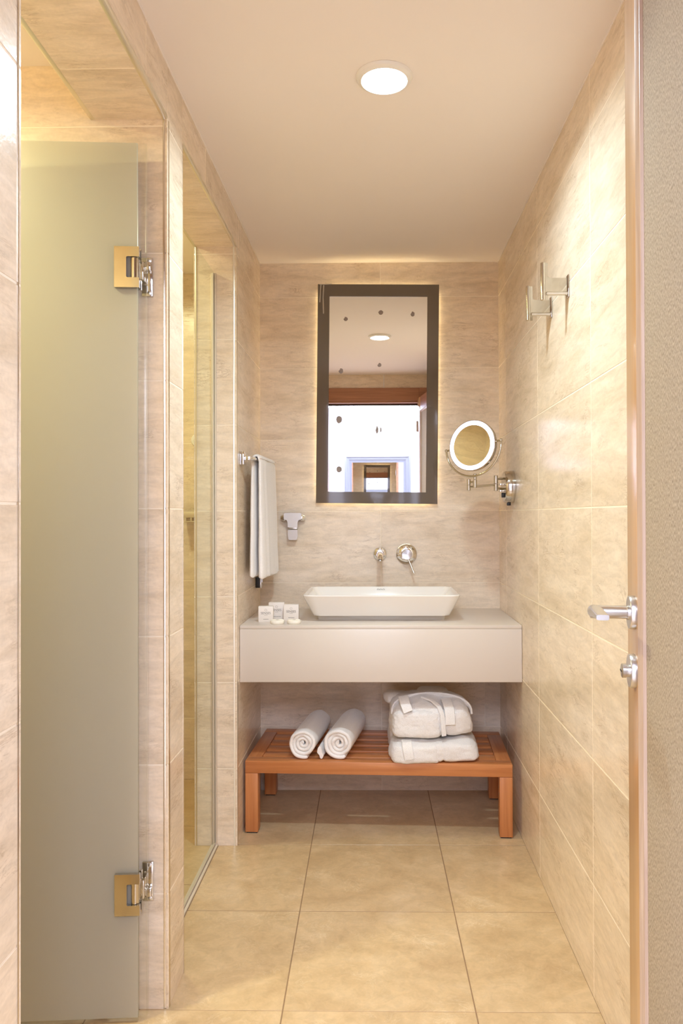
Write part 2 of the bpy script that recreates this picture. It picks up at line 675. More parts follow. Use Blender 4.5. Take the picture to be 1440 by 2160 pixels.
# left wall with its two openings, and the partition between them
wl = structure('wall_left', [
    (WCI, XL - GR, FY, NE - GR, -0.02, CZ),
    (WCI, XL - GR, NE - GR, WCY + GR, LWC + GR, CZ),
    (-1.60, XL - GR, WCY + GR, SHY - GR, -0.02, CZ),
    (SHI + GR, XL - GR, SHY - GR, JY + GR, LSH + GR, CZ),
    (SHI + GR, XL - GR, JY + GR, 0.13, -0.02, CZ)], M['grout'])
LU, LV = (0, 1, 0), (0, 0, 1)
tiles(wl, (XL, 0, 0), LU, LV, [FY, NE], ROWS)
tiles(wl, (XL, 0, 0), LU, LV, [NE, -1.5885, WCY], [LWC, CZ])
tiles(wl, (XL, 0, 0), LU, LV, [WCY, SHY], ROWS)
tiles(wl, (XL, 0, 0), LU, LV, [SHY, -1.02, JY], [LSH, CZ])
tiles(wl, (XL, 0, 0), LU, LV, [JY, -0.498, 0.0], rows(0, CZ)[-2:])
tiles(wl, (XL, 0, 0), LU, LV, [JY, 0.0], ROWS[:-1])
# undersides of the lintels (face looks down)
tiles(wl, (0, 0, LWC), (1, 0, 0), (0, -1, 0), [WCI, XL], [-WCY, 1.6293, -NE])
tiles(wl, (0, 0, LSH), (1, 0, 0), (0, -1, 0), [SHI, XL], [-JY, 1.02, -SHY])
# partition face seen through the first opening
tiles(wl, (0, WCY, 0), (1, 0, 0), LV, [-1.55, -1.06, XL], ROWS)
# shower side of the partition
tiles(wl, (0, SHY, 0), (-1, 0, 0), LV, [-XL, 1.05, 1.40], ROWS)
# far jamb of the shower opening
tiles(wl, (0, JY, 0), (1, 0, 0), LV, [SHI, XL], rows(0, LSH))
# end of the near wall
tiles(wl, (0, NE, 0), (-1, 0, 0), LV, [-XL, -WCI], ROWS)

# shower and toilet closet outer walls
ws = structure('wall_shower_back', [(-1.56, SHI + GR, 0.1228 + GR, 0.22, -0.02, CZ)], M['grout'])
tiles(ws, (0, 0.1228, 0), (1, 0, 0), LV, [-1.40, -1.20, SHI], ROWS)
wo = structure('wall_shower_left', [(-1.56, -1.40 - GR, SHY - GR, 0.1228 + GR, -0.02, CZ)], M['grout'])
tiles(wo, (-1.40, 0, 0), LU, LV, [SHY, -0.7, -0.1, 0.1228], ROWS)
wc = structure('wall_closet_left', [(-1.68, -1.55 - GR, -2.52, SHY, -0.02, CZ)], M['grout'])
tiles(wc, (-1.55, 0, 0), LU, LV, [-2.40, -1.9, WCY], ROWS)
wcn = structure('wall_closet_near', [(-1.68, WCI, -2.52, -2.40 - GR, -0.02, CZ)], M['grout'])
tiles(wcn, (0, -2.40, 0), (-1, 0, 0), LV, [-WCI, 1.1, 1.55], ROWS)

# wall with the doorway (bathroom face looks towards +y)
wf = structure('wall_front', [
    (-2.0, -0.36, FY - 0.12, FY - GR, -0.02, 2.44),
    (0.385, 2.0, FY - 0.12, FY - GR, -0.02, 2.44),
    (-0.36, 0.385, FY - 0.12, FY - GR, 2.09, 2.44)], M['paint'])
tiles(wf, (0, FY, 0), (-1, 0, 0), LV, [-XR, -0.10, -XL], [2.11, CZ])
tiles(wf, (0, FY, 0), (-1, 0, 0), LV, [0.40, -XL], [0.0, 1.4678, 2.11])

# ceiling
ce = structure('ceiling', [(-1.68, XR + 0.12, FY - GR, 0.22, CZ, CZ + 0.06)], M['ceiling'])

# floor
fl = structure('floor', [(-1.68, XR + 0.12, FY - 0.12, 0.22, -0.06, -GR)], M['floor_grout'])
FX = [-0.189 + 0.448 * c for c in range(-3, 3)]
FYs = [0.0, -0.5327, -0.9799, -1.4271, -1.8743, -2.3215, FY - 0.12]


def fx(c, y):
    return FX[c] - 0.011 * (y + 0.5327)


def floor_tiles(xmin, xmax, ys, j=0.0026):
    for i in range(len(ys) - 1):
        y1, y0 = ys[i], ys[i + 1]
        ya, yb = y0 + (j / 2), y1 - (j / 2 if i else 0)
        ym = (ya + yb) / 2
        edges = [(xmin, 0.0)] + [(fx(c, ym), -0.011 * (yb - ya)) for c in range(6) if xmin + 0.03 < FX[c] < xmax - 0.03] + [(xmax, 0.0)]
        for a in range(len(edges) - 1):
            x0, s0 = edges[a]
            x1, s1 = edges[a + 1]
            x0 += j / 2 if a else 0
            x1 -= j / 2 if a < len(edges) - 2 else 0
            tile(fl, (0, 0, 0), (1, 0, 0), (0, 1, 0), x0, x1, ya, yb, M['floor_tile'], s0, s1)


floor_tiles(-0.512, XR, [y for y in FYs if y >= -1.43])
floor_tiles(-1.55, XR, [y for y in FYs if y <= -1.42])
for y1, y0 in ((0.1228, -0.377), (-0.377, -0.824), (-0.824, SHY)):
    for x0, x1 in ((-1.40, -1.085), (-1.085, -0.535)):
        tile(fl, (0, 0, 0), (1, 0, 0), (0, 1, 0), x0 + 0.0013, x1 - 0.0013, y0 + 0.0013, y1 - 0.0013, M['floor_tile'])
tile(fl, (0, 0, 0), (1, 0, 0), (0, 1, 0), -0.533, -0.514, SHY, JY, M['floor_tile'])

# ------------------------------------------------------------------ metal corner trims
_tn = [0]


def trim(boxes, mat, bev=0.0015):
    _tn[0] += 1
    bm = BM()
    for b in boxes:
        box(bm, *b, bev=bev)
    o = finish('trim_%d' % _tn[0], bm, mat, smooth=True)
    o['kind'] = 'structure'
    return o


def corner_trim(x, y, sx, sy, z0, z1, w=0.012, mat=None):
    """quarter round bead on an upright outside corner at (x, y); the solid lies towards (sx, sy)"""
    _tn[0] += 1
    bm = BM()
    e = 0.0012
    cx, cy = x + sx * (w - e), y + sy * (w - e)
    prof = [(cx, cy)]
    for k in range(9):
        a = PI / 2 * k / 8
        prof.append((cx - sx * w * math.cos(a), cy - sy * w * math.sin(a)))
    rings(bm, [[(px, py, z) for px, py in prof] for z in (z0, z1)])
    o = finish('trim_%d' % _tn[0], bm, mat or M['polish_trim'])
    o['kind'] = 'structure'
    return o


corner_trim(XL, NE, -1, -1, 0.0, LWC, 0.013)
corner_trim(XL, WCY, -1, 1, 0.0, LWC, 0.012)
corner_trim(XL, SHY, -1, -1, 0.0, LSH, 0.003)
corner_trim(XL, JY, -1, 1, 0.0, LSH, 0.013, M['gold_trim'])
corner_trim(SHI, JY, 1, 1, 0.0, LSH, 0.011, M['gold_trim'])
trim([(XL - 0.013, XL + 0.001, NE, WCY, LWC - 0.001, LWC + 0.013)], M['gold_trim'], 0.004)
trim([(WCI - 0.001, WCI + 0.013, NE, WCY, LWC - 0.001, LWC + 0.013)], M['gold_trim'], 0.004)
trim([(XL - 0.011, XL + 0.001, SHY, JY, LSH - 0.001, LSH + 0.011)], M['gold_trim'], 0.004)
trim([(SHI - 0.001, SHI + 0.008, SHY, JY, LSH - 0.001, LSH + 0.008)], M['gold_trim'], 0.003)
trim([(XR - 0.003, XR + 0.001, FY, 0.0, CZ - 0.004, CZ + 0.0)], M['ceiling'], 0.001)
trim([(XL - 0.001, XL + 0.003, FY, 0.0, CZ - 0.004, CZ + 0.0)], M['ceiling'], 0.001)

# ------------------------------------------------------------------ hall behind the camera
hf = structure('floor_hall', [(-2.0, 2.0, -5.87, FY - 0.12, -0.06, 0.0)], M['hall_floor'])
hc = structure('ceiling_hall', [(-2.0, 2.0, -5.87, FY - 0.12, 2.44, 2.5)], M['paint'])
hb = structure('wall_hall_far', [(-2.0, 2.0, -5.87, -5.75, 0, 2.44)], M['paint'])
hl = structure('wall_hall_left', [(-2.0, -1.9, -5.75, FY - 0.12, 0, 2.44)], M['paint'])
hr = structure('wall_hall_right', [
    (1.8, 2.0, -5.75, FY - 0.12, 0, 0.6), (1.8, 2.0, -5.75, FY - 0.12, 2.3, 2.44),
    (1.8, 2.0, -3.2, FY - 0.12, 0.6, 2.3), (1.8, 2.0, -5.75, -5.2, 0.6, 2.3)], M['paint'])
wroot = thing('window_1', kind='structure', loc=(1.9, -4.2, 0.6))
for nm, b in (('frame', (-0.03, 0.03, -1.0, -0.95, 0, 1.7)), ('frame', (-0.03, 0.03, 0.95, 1.0, 0, 1.7)),
              ('frame', (-0.03, 0.03, -0.95, 0.95, 0, 0.05)), ('frame', (-0.03, 0.03, -0.95, 0.95, 1.65, 1.7)),
              ('mullion', (-0.02, 0.02, -0.025, 0.025, 0.05, 1.65))):
    finish(nm, box(BM(), *b), M['white'], wroot, smooth=False)
finish('pane', box(BM(), -0.003, 0.003, -0.95, 0.95, 0.05, 1.65), M['clear'], wroot, smooth=False)

hm = thing('framed_mirror', 'mirror in a moulded grey-blue frame, seen reflected in the tall wall mirror', 'mirror', (0.055, -5.75, 0.75))
W2, H2 = 0.385, 1.10
prof = [(0.0, 0.0), (0.0, 0.035), (0.02, 0.042), (0.035, 0.03), (0.05, 0.03), (0.062, 0.018), (0.085, 0.014), (0.085, 0.0)]
bm = BM()
rs = []
for sx, sz in ((-1, 0), (1, 0), (1, 1), (-1, 1)):
    rs.append([(sx * (W2 - p), q, (H2 - p) if sz else p) for p, q in prof])
rings(bm, rs, closed=True)
finish('frame', bm, M['blue_frame'], hm)
finish('mirror_glass', box(BM(), -W2 + 0.08, W2 - 0.08, 0.003, 0.009, 0.08, H2 - 0.08), M['mirror'], hm, smooth=False)

# ------------------------------------------------------------------ door frame and open door
fr = thing('door_2', kind='structure', loc=(0, FY - 0.06, 0))
for nm, b in (('jamb', (-0.36, -0.325, -0.07, 0.072, 0, 2.0)), ('jamb', (0.358, 0.385, -0.07, 0.060, 0, 2.0)),
              ('head', (-0.36, 0.385, -0.07, 0.060, 2.0, 2.035)),
              ('casing', (-0.40, -0.335, 0.060, 0.075, 0, 2.11)), ('casing', (0.365, 0.43, 0.060, 0.075, 0, 2.11)),
              ('casing', (-0.335, 0.365, 0.060, 0.075, 2.015, 2.11)), ('gap_shade_strip', (-0.325, 0.358, -0.02, 0.0, 1.988, 2.0))):  # last one is a solid strip with the gap's shade in its colour
    finish(nm, box(BM(), *b, bev=0.002), M['gap_shade'] if nm == 'gap_shade_strip' else M['frame_wood'], fr, smooth=False)

ANG = math.radians(8.875)
dl = 0.6685
droot = thing('door_1', kind='structure', loc=(0.353, FY, 0), rotz=PI / 2 - ANG)
# local x runs from the hinge side to the free edge, local y points into the room (the face seen)
bm = BM()
box(bm, dl - 0.12, dl, -0.04, 0.0, 0.008, 2.03, bev=0.0012)
finish('stile', bm, M['door_wood'], droot)
finish('stile', box(BM(), 0.0, 0.10, -0.04, 0.0, 0.008, 2.03, bev=0.0012), M['door_wood'], droot)
finish('rail', box(BM(), 0.10, dl - 0.12, -0.04, 0.0, 1.93, 2.03, bev=0.0012), M['frame_wood'], droot)
finish('rail', box(BM(), 0.10, dl - 0.12, -0.04, 0.0, 0.008, 0.10, bev=0.0012), M['frame_wood'], droot)
finish('fabric_panel', box(BM(), 0.10, dl - 0.12, -0.036, -0.004, 0.10, 1.93), M['fabric'], droot, smooth=False)
bm = BM()
x0, x1, z0, z1 = 0.10, dl - 0.12, 0.10, 1.93
mprof = [(0, -0.004), (0, 0.004), (0.004, 0.006), (0.008, 0.004), (0.010, 0.0015), (0.014, 0.0005), (0.016, -0.0035), (0.016, -0.004)]
rings(bm, [[(x0 + p if a == 0 else x1 - p, q, z0 + p if c == 0 else z1 - p) for p, q in mprof] for a, c in ((0, 0), (1, 0), (1, 1), (0, 1))], closed=True)
finish('moulding', bm, M['pink_wood'], droot)

hx = dl - 0.062
handle = finish('rosette', BM(), M['steel'], droot)
bm = BM()
lathe(bm, [(0.0, 0), (0.0262, 0), (0.0262, 0.0075), (0.0252, 0.009), (0.0, 0.009)], (hx, 0, 0.9965), (0, 1, 0), 64)
handle.data = finish('tmp', bm, M['steel'], recenter=False).data
bpy.data.objects.remove(bpy.data.objects['tmp'])
handle.name = 'lever_rosette'
bm = BM()
lathe(bm, [(0.0115, 0.008), (0.0115, 0.012), (0.0105, 0.0125), (0.0105, 0.062), (0.0, 0.062)], (hx, 0, 0.9965), (0, 1, 0), 40)
finish('lever_neck', bm, M['steel'], handle)
# lever blade: a bar cut flat, running back towards the hinge side
bm = BM()
pts = []
for t, yy, wy, hz in ((0.0, 0.0600, 0.0105, 0.0105), (0.012, 0.0600, 0.0105, 0.0104), (0.03, 0.0605, 0.0100, 0.0092), (0.06, 0.0610, 0.0095, 0.0065), (0.10, 0.0620, 0.009, 0.0042), (0.118, 0.0620, 0.009, 0.0040)):
    e = 0.5 - 0.42 * min(1, t / 0.05)
    ring = []
    for k in range(24):
        a = 2 * PI * k / 24
        ca, sa = math.cos(a), math.sin(a)
        pw = 1.0 if t < 0.013 else 0.45
        ring.append((hx + 0.0095 - t, yy + wy * math.copysign(abs(ca) ** pw, ca), 0.9965 + 0.0105 - hz + hz * math.copysign(abs(sa) ** pw, sa) - 0.04 * max(0, t - 0.02) * 0.4))
    pts.append(ring)
rings(bm, pts)
finish('lever_grip', bm, M['steel'], handle)
bm = BM()
lathe(bm, [(0.0, 0), (0.0262, 0), (0.0262, 0.0075), (0.0252, 0.009), (0.0, 0.009)], (hx, 0, 0.905), (0, 1, 0), 64)
lock = finish('lock_rosette', bm, M['steel'], droot)
bm = BM()
lathe(bm, [(0.0098, 0.0), (0.0098, 0.004), (0.0112, 0.0045), (0.0112, 0.010), (0.009, 0.0115), (0.0, 0.0115)], (hx - lock.location.x, 0.0045, 0.905 - lock.location.z), (0, 1, 0), 40)
kn = finish('turn_knob', bm, M['steel'], lock)
finish('knob_slot', box(BM(), hx - lock.location.x - 0.007, hx - lock.location.x + 0.007, 0.0155, 0.0168, -0.0012, 0.0012), M['black'], lock, smooth=False)
for z in (0.25, 1.02, 1.78):
    bm = BM()
    cyl(bm, (-0.004, 0.004, z), (-0.004, 0.004, z + 0.08), 0.005, 16)
    finish('hinge', bm, M['steel'], droot)

# ------------------------------------------------------------------ ceiling downlight
def downlight(label, x, y, mat, r):
    t = thing('downlight', label, 'ceiling light', (x, y, CZ - 0.006))
    bm = BM()
    k = r / 0.055
    lathe(bm, [(0.0535 * k, 0.006), (0.0535 * k, 0.002), (0.056 * k, -0.006), (0.066 * k, -0.001), (0.069 * k, 0.0055), (0.0535 * k, 0.006)], (0, 0, 0), (0, 0, 1), 64)
    finish('trim_ring', bm, M['white'], t)
    bm = BM()
    lathe(bm, [(0.0, 0.0035), (0.03 * k, 0.0037), (0.0535 * k, 0.0052), (0.0535 * k, 0.006), (0, 0.006)], (0, 0, 0), (0, 0, 1), 64)
    finish('diffuser', bm, mat, t)
    return t


downlight('lit round recessed downlight in the ceiling above the room', LAMP[0], LAMP[1], M['lamp'], 0.055)
downlight('round recessed downlight in the shower ceiling, behind the lintel of the farther opening', -0.95, -0.62, M['lamp_y'], 0.055)
downlight('round recessed downlight over the frosted glass door, behind the nearer lintel', -1.12, -1.92, M['lamp_y'], 0.055)

# ------------------------------------------------------------------ frosted glass door in the first opening
gd = thing('door_3', kind='structure', loc=(-0.496, -1.469, 0), rotz=math.radians(184))
# local x runs away from the hinges (towards -x), the pane stands on local y 0
bm = BM()
box(bm, 0.006, 0.70, -0.004, 0.004, 0.012, 2.004, bev=0.001)
pane = finish('frosted_pane', bm, M['frosted'], gd, smooth=False)
finish('edge_seal', box(BM(), -0.014, 0.006, -0.005, 0.005, 0.012, 2.004, bev=0.002), M['seal'], gd)
finish('edge_seal', box(BM(), -0.014, -0.010, -0.016, -0.004, 0.012, 2.004, bev=0.001), M['seal'], gd)
finish('bottom_seal', box(BM(), 0.006, 0.70, -0.005, 0.005, 0.002, 0.014, bev=0.001), M['seal'], gd)


def glass_hinge(z, up):
    bm = BM()
    # C-shaped clamp plates on both faces of the glass
    poly = [(0.056, -0.0465), (0.056, 0.0465), (0.0, 0.0465), (0.0, 0.024), (0.027, 0.024), (0.029, 0.022), (0.029, -0.022), (0.027, -0.024), (0.0, -0.024), (0.0, -0.0465)]
    prism(bm, poly, (0, 0.0042, z), (1, 0, 0), (0, 0, 1), -0.010)
    prism(bm, poly, (0, -0.0042, z), (1, 0, 0), (0, 0, 1), 0.010)
    h = finish('glass_hinge', bm, M['nickel'], gd)
    c = h.location.copy()

    def sub(nm, bmx, mat):
        o = finish(nm, bmx, mat, h)
        o.location -= c
        return o
    bm = BM()
    cyl(bm, (0.013, 0.001, z - 0.0236), (0.013, 0.001, z + 0.0236), 0.0095, 24, 0.001)
    cyl(bm, (0.013, -0.012, z - 0.0236), (0.013, -0.012, z + 0.0236), 0.0085, 24, 0.001)
    sub('hinge_pin', bm, M['nickel'])
    zz = z - 0.007 if up else z + 0.006
    bm = BM()
    box(bm, -0.019, 0.006, -0.0435, -0.038, zz - 0.045, zz + 0.045, bev=0.001)
    box(bm, -0.004, 0.010, -0.039, -0.010, z - 0.021, z + 0.021, bev=0.001)
    box(bm, -0.017, -0.002, -0.038, -0.024, z + (0.006 if up else -0.024), z + (0.024 if up else -0.006), bev=0.001)
    sub('wall_plate', bm, M['nickel'])
    bm = BM()
    for s in (-1, 1):
        lathe(bm, [(0.0, 0), (0.0052, 0), (0.005, 0.0025), (0.0, 0.004)], (-0.012, -0.038, zz + s * 0.038), (0, 1, 0), 16)
    sub('screws', bm, M['steel'])


glass_hinge(1.7165, True)
glass_hinge(0.294, False)

# ------------------------------------------------------------------ clear glass door of the shower
sd = thing('door_4', kind='structure', loc=(-0.5235, JY, 0))
finish('clear_pane', box(BM(), -0.004, 0.004, -0.728, -0.010, 0.016, 1.996, bev=0.001), M['clear'], sd, smooth=False)
bm = BM()
for x0, x1, d in ((-0.0105, -0.0055, 0.008), (-0.0055, 0.0005, 0.013), (0.0015, 0.0075, 0.010)):
    box(bm, x0, x1, -d, 0.0, 0.004, 1.999, bev=0.0012)
finish('side_seal', bm, M['rubber'], sd)
bm = BM()
for x0, x1, h in ((-0.0125, -0.0045, 0.007), (-0.0035, 0.002, 0.014), (0.003, 0.011, 0.007)):
    box(bm, x0, x1, -0.735, 0.0, 0.0, h, bev=0.0012)
finish('threshold_seal', bm, M['rubber'], sd)

# ------------------------------------------------------------------ shower fittings seen past the jamb
sh = thing('soap_shelf', 'small square metal soap shelf on the yellow-lit shower wall', 'shelf', (-0.735, 0.1228, 1.1547))
finish('tray', box(BM(), -0.058, 0.058, -0.09, -0.001, -0.0125, 0.0125, bev=0.001), M['gold_trim'], sh)
bm = BM()
for k in range(4):
    cyl(bm, (-0.036 + 0.024 * k, -0.086, -0.0125), (-0.036 + 0.024 * k, -0.086, -0.028), 0.003, 10)
box(bm, -0.04, 0.042, -0.088, -0.083, -0.031, -0.027, bev=0.001)
finish('lower_rail', bm, M['gold_trim'], sh)
sk = thing('shower_outlet', 'small round ivory disc on the shower wall above the metal soap shelf', 'fitting', (-0.737, 0.1228, 1.480))
bm = BM()
lathe(bm, [(0.0, 0), (0.030, 0), (0.030, 0.004), (0.027, 0.008), (0.0, 0.010)], (0, 0, 0), (0, -1, 0), 40)
finish('flange', bm, M['white'], sk)
bm = BM()
lathe(bm, [(0.0, 0.008), (0.012, 0.008), (0.012, 0.03), (0.0, 0.032)], (0, 0, 0), (0, -1, 0), 24)
finish('connector', bm, M['chrome'], sk)

# ------------------------------------------------------------------ counter
ct = thing('washbasin_counter', 'long white solid-surface counter with a deep front apron, fixed wall to wall', 'counter', (0.055, -0.25, 0.5582))
cw = (XR - XL) / 2 - 0.001
finish('top', box(BM(), -cw, cw, -0.2435, 0.249, 0.1890, 0.2010, bev=0.0012), M['solid_surface'], ct)
finish('apron', box(BM(), -cw, cw, -0.2435, -0.2255, 0.0, 0.1886, bev=0.001), M['solid_surface'], ct)
finish('underside', box(BM(), -cw, cw, -0.2255, 0.249, 0.02, 0.03), M['solid_surface'], ct, smooth=False)

# ------------------------------------------------------------------ basin
CT = 0.7592
bs = thing('vessel_basin', 'white rectangular ceramic vessel basin with flared sides standing on the counter', 'basin', (0.0597, 0, CT))


def rr3(w, d, r, cy, z, n=8):
    return [(x, y + cy, z) for x, y in rrect(w, d, r, n)]


bm = BM()
rs = [rr3(0.478, 0.208, 0.018, -0.236, 0.0), rr3(0.481, 0.212, 0.02, -0.236, 0.003), rr3(0.481, 0.212, 0.02, -0.236, 0.018),
      rr3(0.492, 0.262, 0.03, -0.250, 0.0185), rr3(0.506, 0.275, 0.032, -0.2545, 0.021), rr3(0.514, 0.283, 0.034, -0.256, 0.028),
      rr3(0.572, 0.342, 0.040, -0.262, 0.090), rr3(0.577, 0.348, 0.040, -0.262, 0.097), rr3(0.574, 0.345, 0.039, -0.262, 0.1),
      rr3(0.567, 0.338, 0.036, -0.262, 0.1012), rr3(0.556, 0.327, 0.032, -0.262, 0.099), rr3(0.545, 0.316, 0.03, -0.261, 0.090),
      rr3(0.47, 0.25, 0.04, -0.255, 0.036), rr3(0.42, 0.20, 0.045, -0.250, 0.030), rr3(0.10, 0.05, 0.02, -0.250, 0.027)]
rings(bm, rs)
finish('bowl', bm, M['ceramic'], bs)
bm = BM()
lathe(bm, [(0.0, 0), (0.028, 0), (0.028, 0.003), (0.02, 0.005), (0.0, 0.006)], (0, -0.25, 0.027), (0, 0, 1), 32)
finish('drain', bm, M['chrome'], bs)
bm = BM()
for k in (-1, 0, 1):
    o = Vector((k * 0.011 - 0.001, -0.1035, 0.0895))
    u = Vector((1, 0, 0))
    v = Vector((0, 0.26, 1)).normalized()
    rr = []
    for a in range(16):
        t = 2 * PI * a / 16
        c, s_ = math.cos(t), math.sin(t)
        n_ = u.cross(v)
        rr.append([o + u * c * 0.0046 + v * s_ * 0.0032 + n_ * 0.0002, o + u * c * 0.0033 + v * s_ * 0.0020 + n_ * 0.0002,
                   o + u * c * 0.0033 + v * s_ * 0.0020 - n_ * 0.001, o + u * c * 0.0046 + v * s_ * 0.0032 - n_ * 0.001])
    rings(bm, rr, closed=True)
finish('maker_mark', bm, M['grey_print'], bs)

# ------------------------------------------------------------------ wall spout and mixer
sp = thing('basin_spout', 'round chrome wall spout over the basin, left of the lever mixer', 'tap', (0.0563, 0, 0.989))
bm = BM()
lathe(bm, [(0.0, 0.0), (0.0285, 0.0), (0.0285, 0.004), (0.0262, 0.0075), (0.021, 0.005), (0.015, 0.004), (0.0, 0.004)], (0, 0, 0), (0, -1, 0), 48)
finish('flange', bm, M['chrome'], sp)
bm = BM()
tube(bm, [(0, -0.003, 0), (0, -0.14, -0.001), (0, -0.160, -0.003), (0, -0.172, -0.010), (0.0, -0.176, -0.018)],
     [0.0125, 0.0125, 0.0125, 0.0122, 0.0115], 24)
finish('pipe', bm, M['chrome'], sp)
bm = BM()
cyl(bm, (0, -0.176, -0.0175), (0, -0.1765, -0.021), 0.009, 20)
finish('aerator', bm, M['steel'], sp)

mx = thing('basin_mixer', 'chrome single-lever wall mixer with a large round plate, right of the spout', 'tap', (0.1675, 0, 0.987))
bm = BM()
lathe(bm, [(0.0, 0.0), (0.0440, 0.0), (0.0440, 0.003), (0.040, 0.008), (0.028, 0.013), (0.024, 0.014), (0.0, 0.014)], (0, 0, 0), (0, -1, 0), 64)
finish('flange', bm, M['chrome'], mx)
bm = BM()
lathe(bm, [(0.0222, 0.012), (0.0222, 0.040), (0.0205, 0.043), (0.0, 0.0435)], (0, 0, 0), (0, -1, 0), 48)
finish('knob', bm, M['nickel'], mx)
bm = BM()
cyl(bm, (0.004, -0.036, -0.014), (0.029, -0.050, -0.077), 0.0036, 16, 0.0006)
finish('lever', bm, M['nickel'], mx)

# ------------------------------------------------------------------ mirror
mr = thing('wall_mirror', 'tall rectangular wall mirror with dark brown glass border, hung over the basin', 'mirror', (0.0480, 0, 1.657), rot=(0, 0.0116, 0))
MW, MH = 0.2532, 0.4580
bm = BM()
box(bm, -MW + 0.03, MW - 0.03, -0.0125, -0.0005, -MH + 0.03, MH - 0.03)
finish('backing', bm, M['white'], mr, smooth=False)
for b in ((-MW + 0.012, -MW + 0.028, -0.009, -0.003, -MH + 0.03, MH - 0.03), (MW - 0.028, MW - 0.012, -0.009, -0.003, -MH + 0.03, MH - 0.03),
          (-MW + 0.03, MW - 0.03, -0.009, -0.003, -MH + 0.012, -MH + 0.028), (-MW + 0.03, MW - 0.03, -0.009, -0.003, MH - 0.028, MH - 0.012)):
    finish('light_strip', box(BM(), *b), M['backlight'], mr, smooth=False)
bi = (-MW + 0.0495, MW - 0.0485, -MH + 0.048, MH - 0.0515)
bm = BM()
for b in ((-MW, bi[0], -MH, MH), (bi[1], MW, -MH, MH), (bi[0], bi[1], -MH, bi[2]), (bi[0], bi[1], bi[3], MH)):
    box(bm, b[0], b[1], -0.0205, -0.0130, b[2], b[3])
finish('border', bm, M['border'], mr, smooth=False)
finish('mirror_glass', box(BM(), bi[0], bi[1], -0.0200, -0.0130, bi[2], bi[3]), M['mirror'], mr, smooth=False)
K = 0.001979          # metres per pixel of the mirror plane, used once to lay the spots out


def mxz(px, py):
    return (px - 795.5) * K, (833 - py) * K


rng = random.Random(4)
for px, py, rx, rz, bite in ((727, 675, 4.7, 4.2, 1), (801, 661, 4.9, 4.7, 0), (868, 664, 4.4, 5.2, 1), (718, 785, 4.8, 5.6, 1), (799, 772, 4.3, 4.3, 1),
                             (715, 888, 6.4, 7.6, 0), (795, 909, 3.0, 7.6, 1), (803, 909, 1.5, 5.4, 0), (716, 993, 6.0, 6.4, 0)):
    x, z = mxz(px, py)
    poly = []
    for k in range(22):
        a = 2 * PI * k / 22
        q = 1 + 0.07 * rng.uniform(-1, 1)
        if bite and 2.0 < a < 3.0:
            q *= 0.72
        poly.append((x + math.cos(a) * rx * K * q, z + math.sin(a) * rz * K * q))
    bm = BM()
    prism(bm, poly, (0, -0.0200, 0), (1, 0, 0), (0, 0, 1), 0.0005)
    finish('silvering_spot', bm, M['spot'], mr, smooth=False)
for pts, w in (([(674, 602.5), (673, 615), (672, 640)], 1.2), ([(680, 604), (679, 630), (680, 664)], 1.3), ([(671, 602), (683, 602), (697, 601)], 0.9)):
    bm = BM()
    P = []
    for px, py in pts:
        x, z = mxz(px, py)
        P.append((x, -0.0206, z))
    tube(bm, P, [w * K, w * K * 0.8, w * K], 8)
    finish('dried_drip', bm, M['drip'], mr)

# ------------------------------------------------------------------ lit magnifying mirror
vm = thing('magnifying_mirror', 'round lit magnifying mirror on a swing arm, fixed to the right wall', 'mirror', (XR, -0.328, 1.255))
A = Vector((XR, -0.328, 1.255))
bm = BM()
lathe(bm, [(0.0, 0.0), (0.0610, 0.0), (0.0615, 0.004), (0.060, 0.030), (0.056, 0.036), (0.0, 0.037)], (0, 0, 0), (-1, 0, 0), 64)
wp = finish('wall_plate', bm, M['nickel'], vm)
finish('switch', box(BM(), -0.046, -0.036, -0.019, -0.005, -0.040, -0.022, bev=0.002), M['black'], vm)
finish('cable_plug', box(BM(), -0.024, -0.010, -0.007, 0.007, -0.070, -0.059, bev=0.002), M['black'], vm)
HC = Vector((0.3905, -0.42, 1.4035)) - A       # centre of the mirror head
k1 = Vector((0.4840, -0.375, 1.268)) - A
k2 = Vector((0.3800, -0.405, 1.2605)) - A
k3 = Vector((0.4010, -0.42, 1.2605)) - A
bm = BM()
box(bm, -0.058, -0.034, -0.045, -0.020, 0.004, 0.012, bev=0.002)
box(bm, -0.058, -0.034, -0.045, -0.020, -0.020, -0.012, bev=0.002)
cyl(bm, k1 + Vector((0, 0, -0.029)), k1 + Vector((0, 0, -0.003)), 0.0078, 24, 0.001)
cyl(bm, k1 + Vector((0, 0, -0.002)), k1 + Vector((0, 0, 0.028)), 0.0078, 24, 0.001)
cyl(bm, k1 + Vector((0.0, 0.0, 0.015)), (-0.036, -0.03, k1.z + 0.017), 0.0042, 12)
cyl(bm, k1 + Vector((0.0, 0.0, -0.020)), (-0.036, -0.03, k1.z - 0.022), 0.0042, 12)
finish('knuckle', bm, M['nickel'], vm)
bm = BM()
tube(bm, [k1 + Vector((0, 0, -0.006)), k2 + Vector((0.004, 0, -0.008))], 0.0042, 16)
finish('arm', bm, M['nickel'], vm)
bm = BM()
cyl(bm, k2 + Vector((0, 0, -0.021)), k2 + Vector((0, 0, -0.001)), 0.0068, 24, 0.001)
cyl(bm, k2 + Vector((0, 0, 0.0)), k2 + Vector((0, 0, 0.021)), 0.0068, 24, 0.001)
cyl(bm, k2 + Vector((0, 0, 0.010)), k3 + Vector((0, 0, 0.010)), 0.0035, 12)
cyl(bm, k3 + Vector((0, 0, -0.012)), k3 + Vector((0, 0, 0.018)), 0.0072, 24, 0.001)
cyl(bm, k3 + Vector((0, 0, 0.019)), k3 + Vector((0, 0, 0.040)), 0.0060, 24, 0.001)
finish('knuckle', bm, M['nickel'], vm)
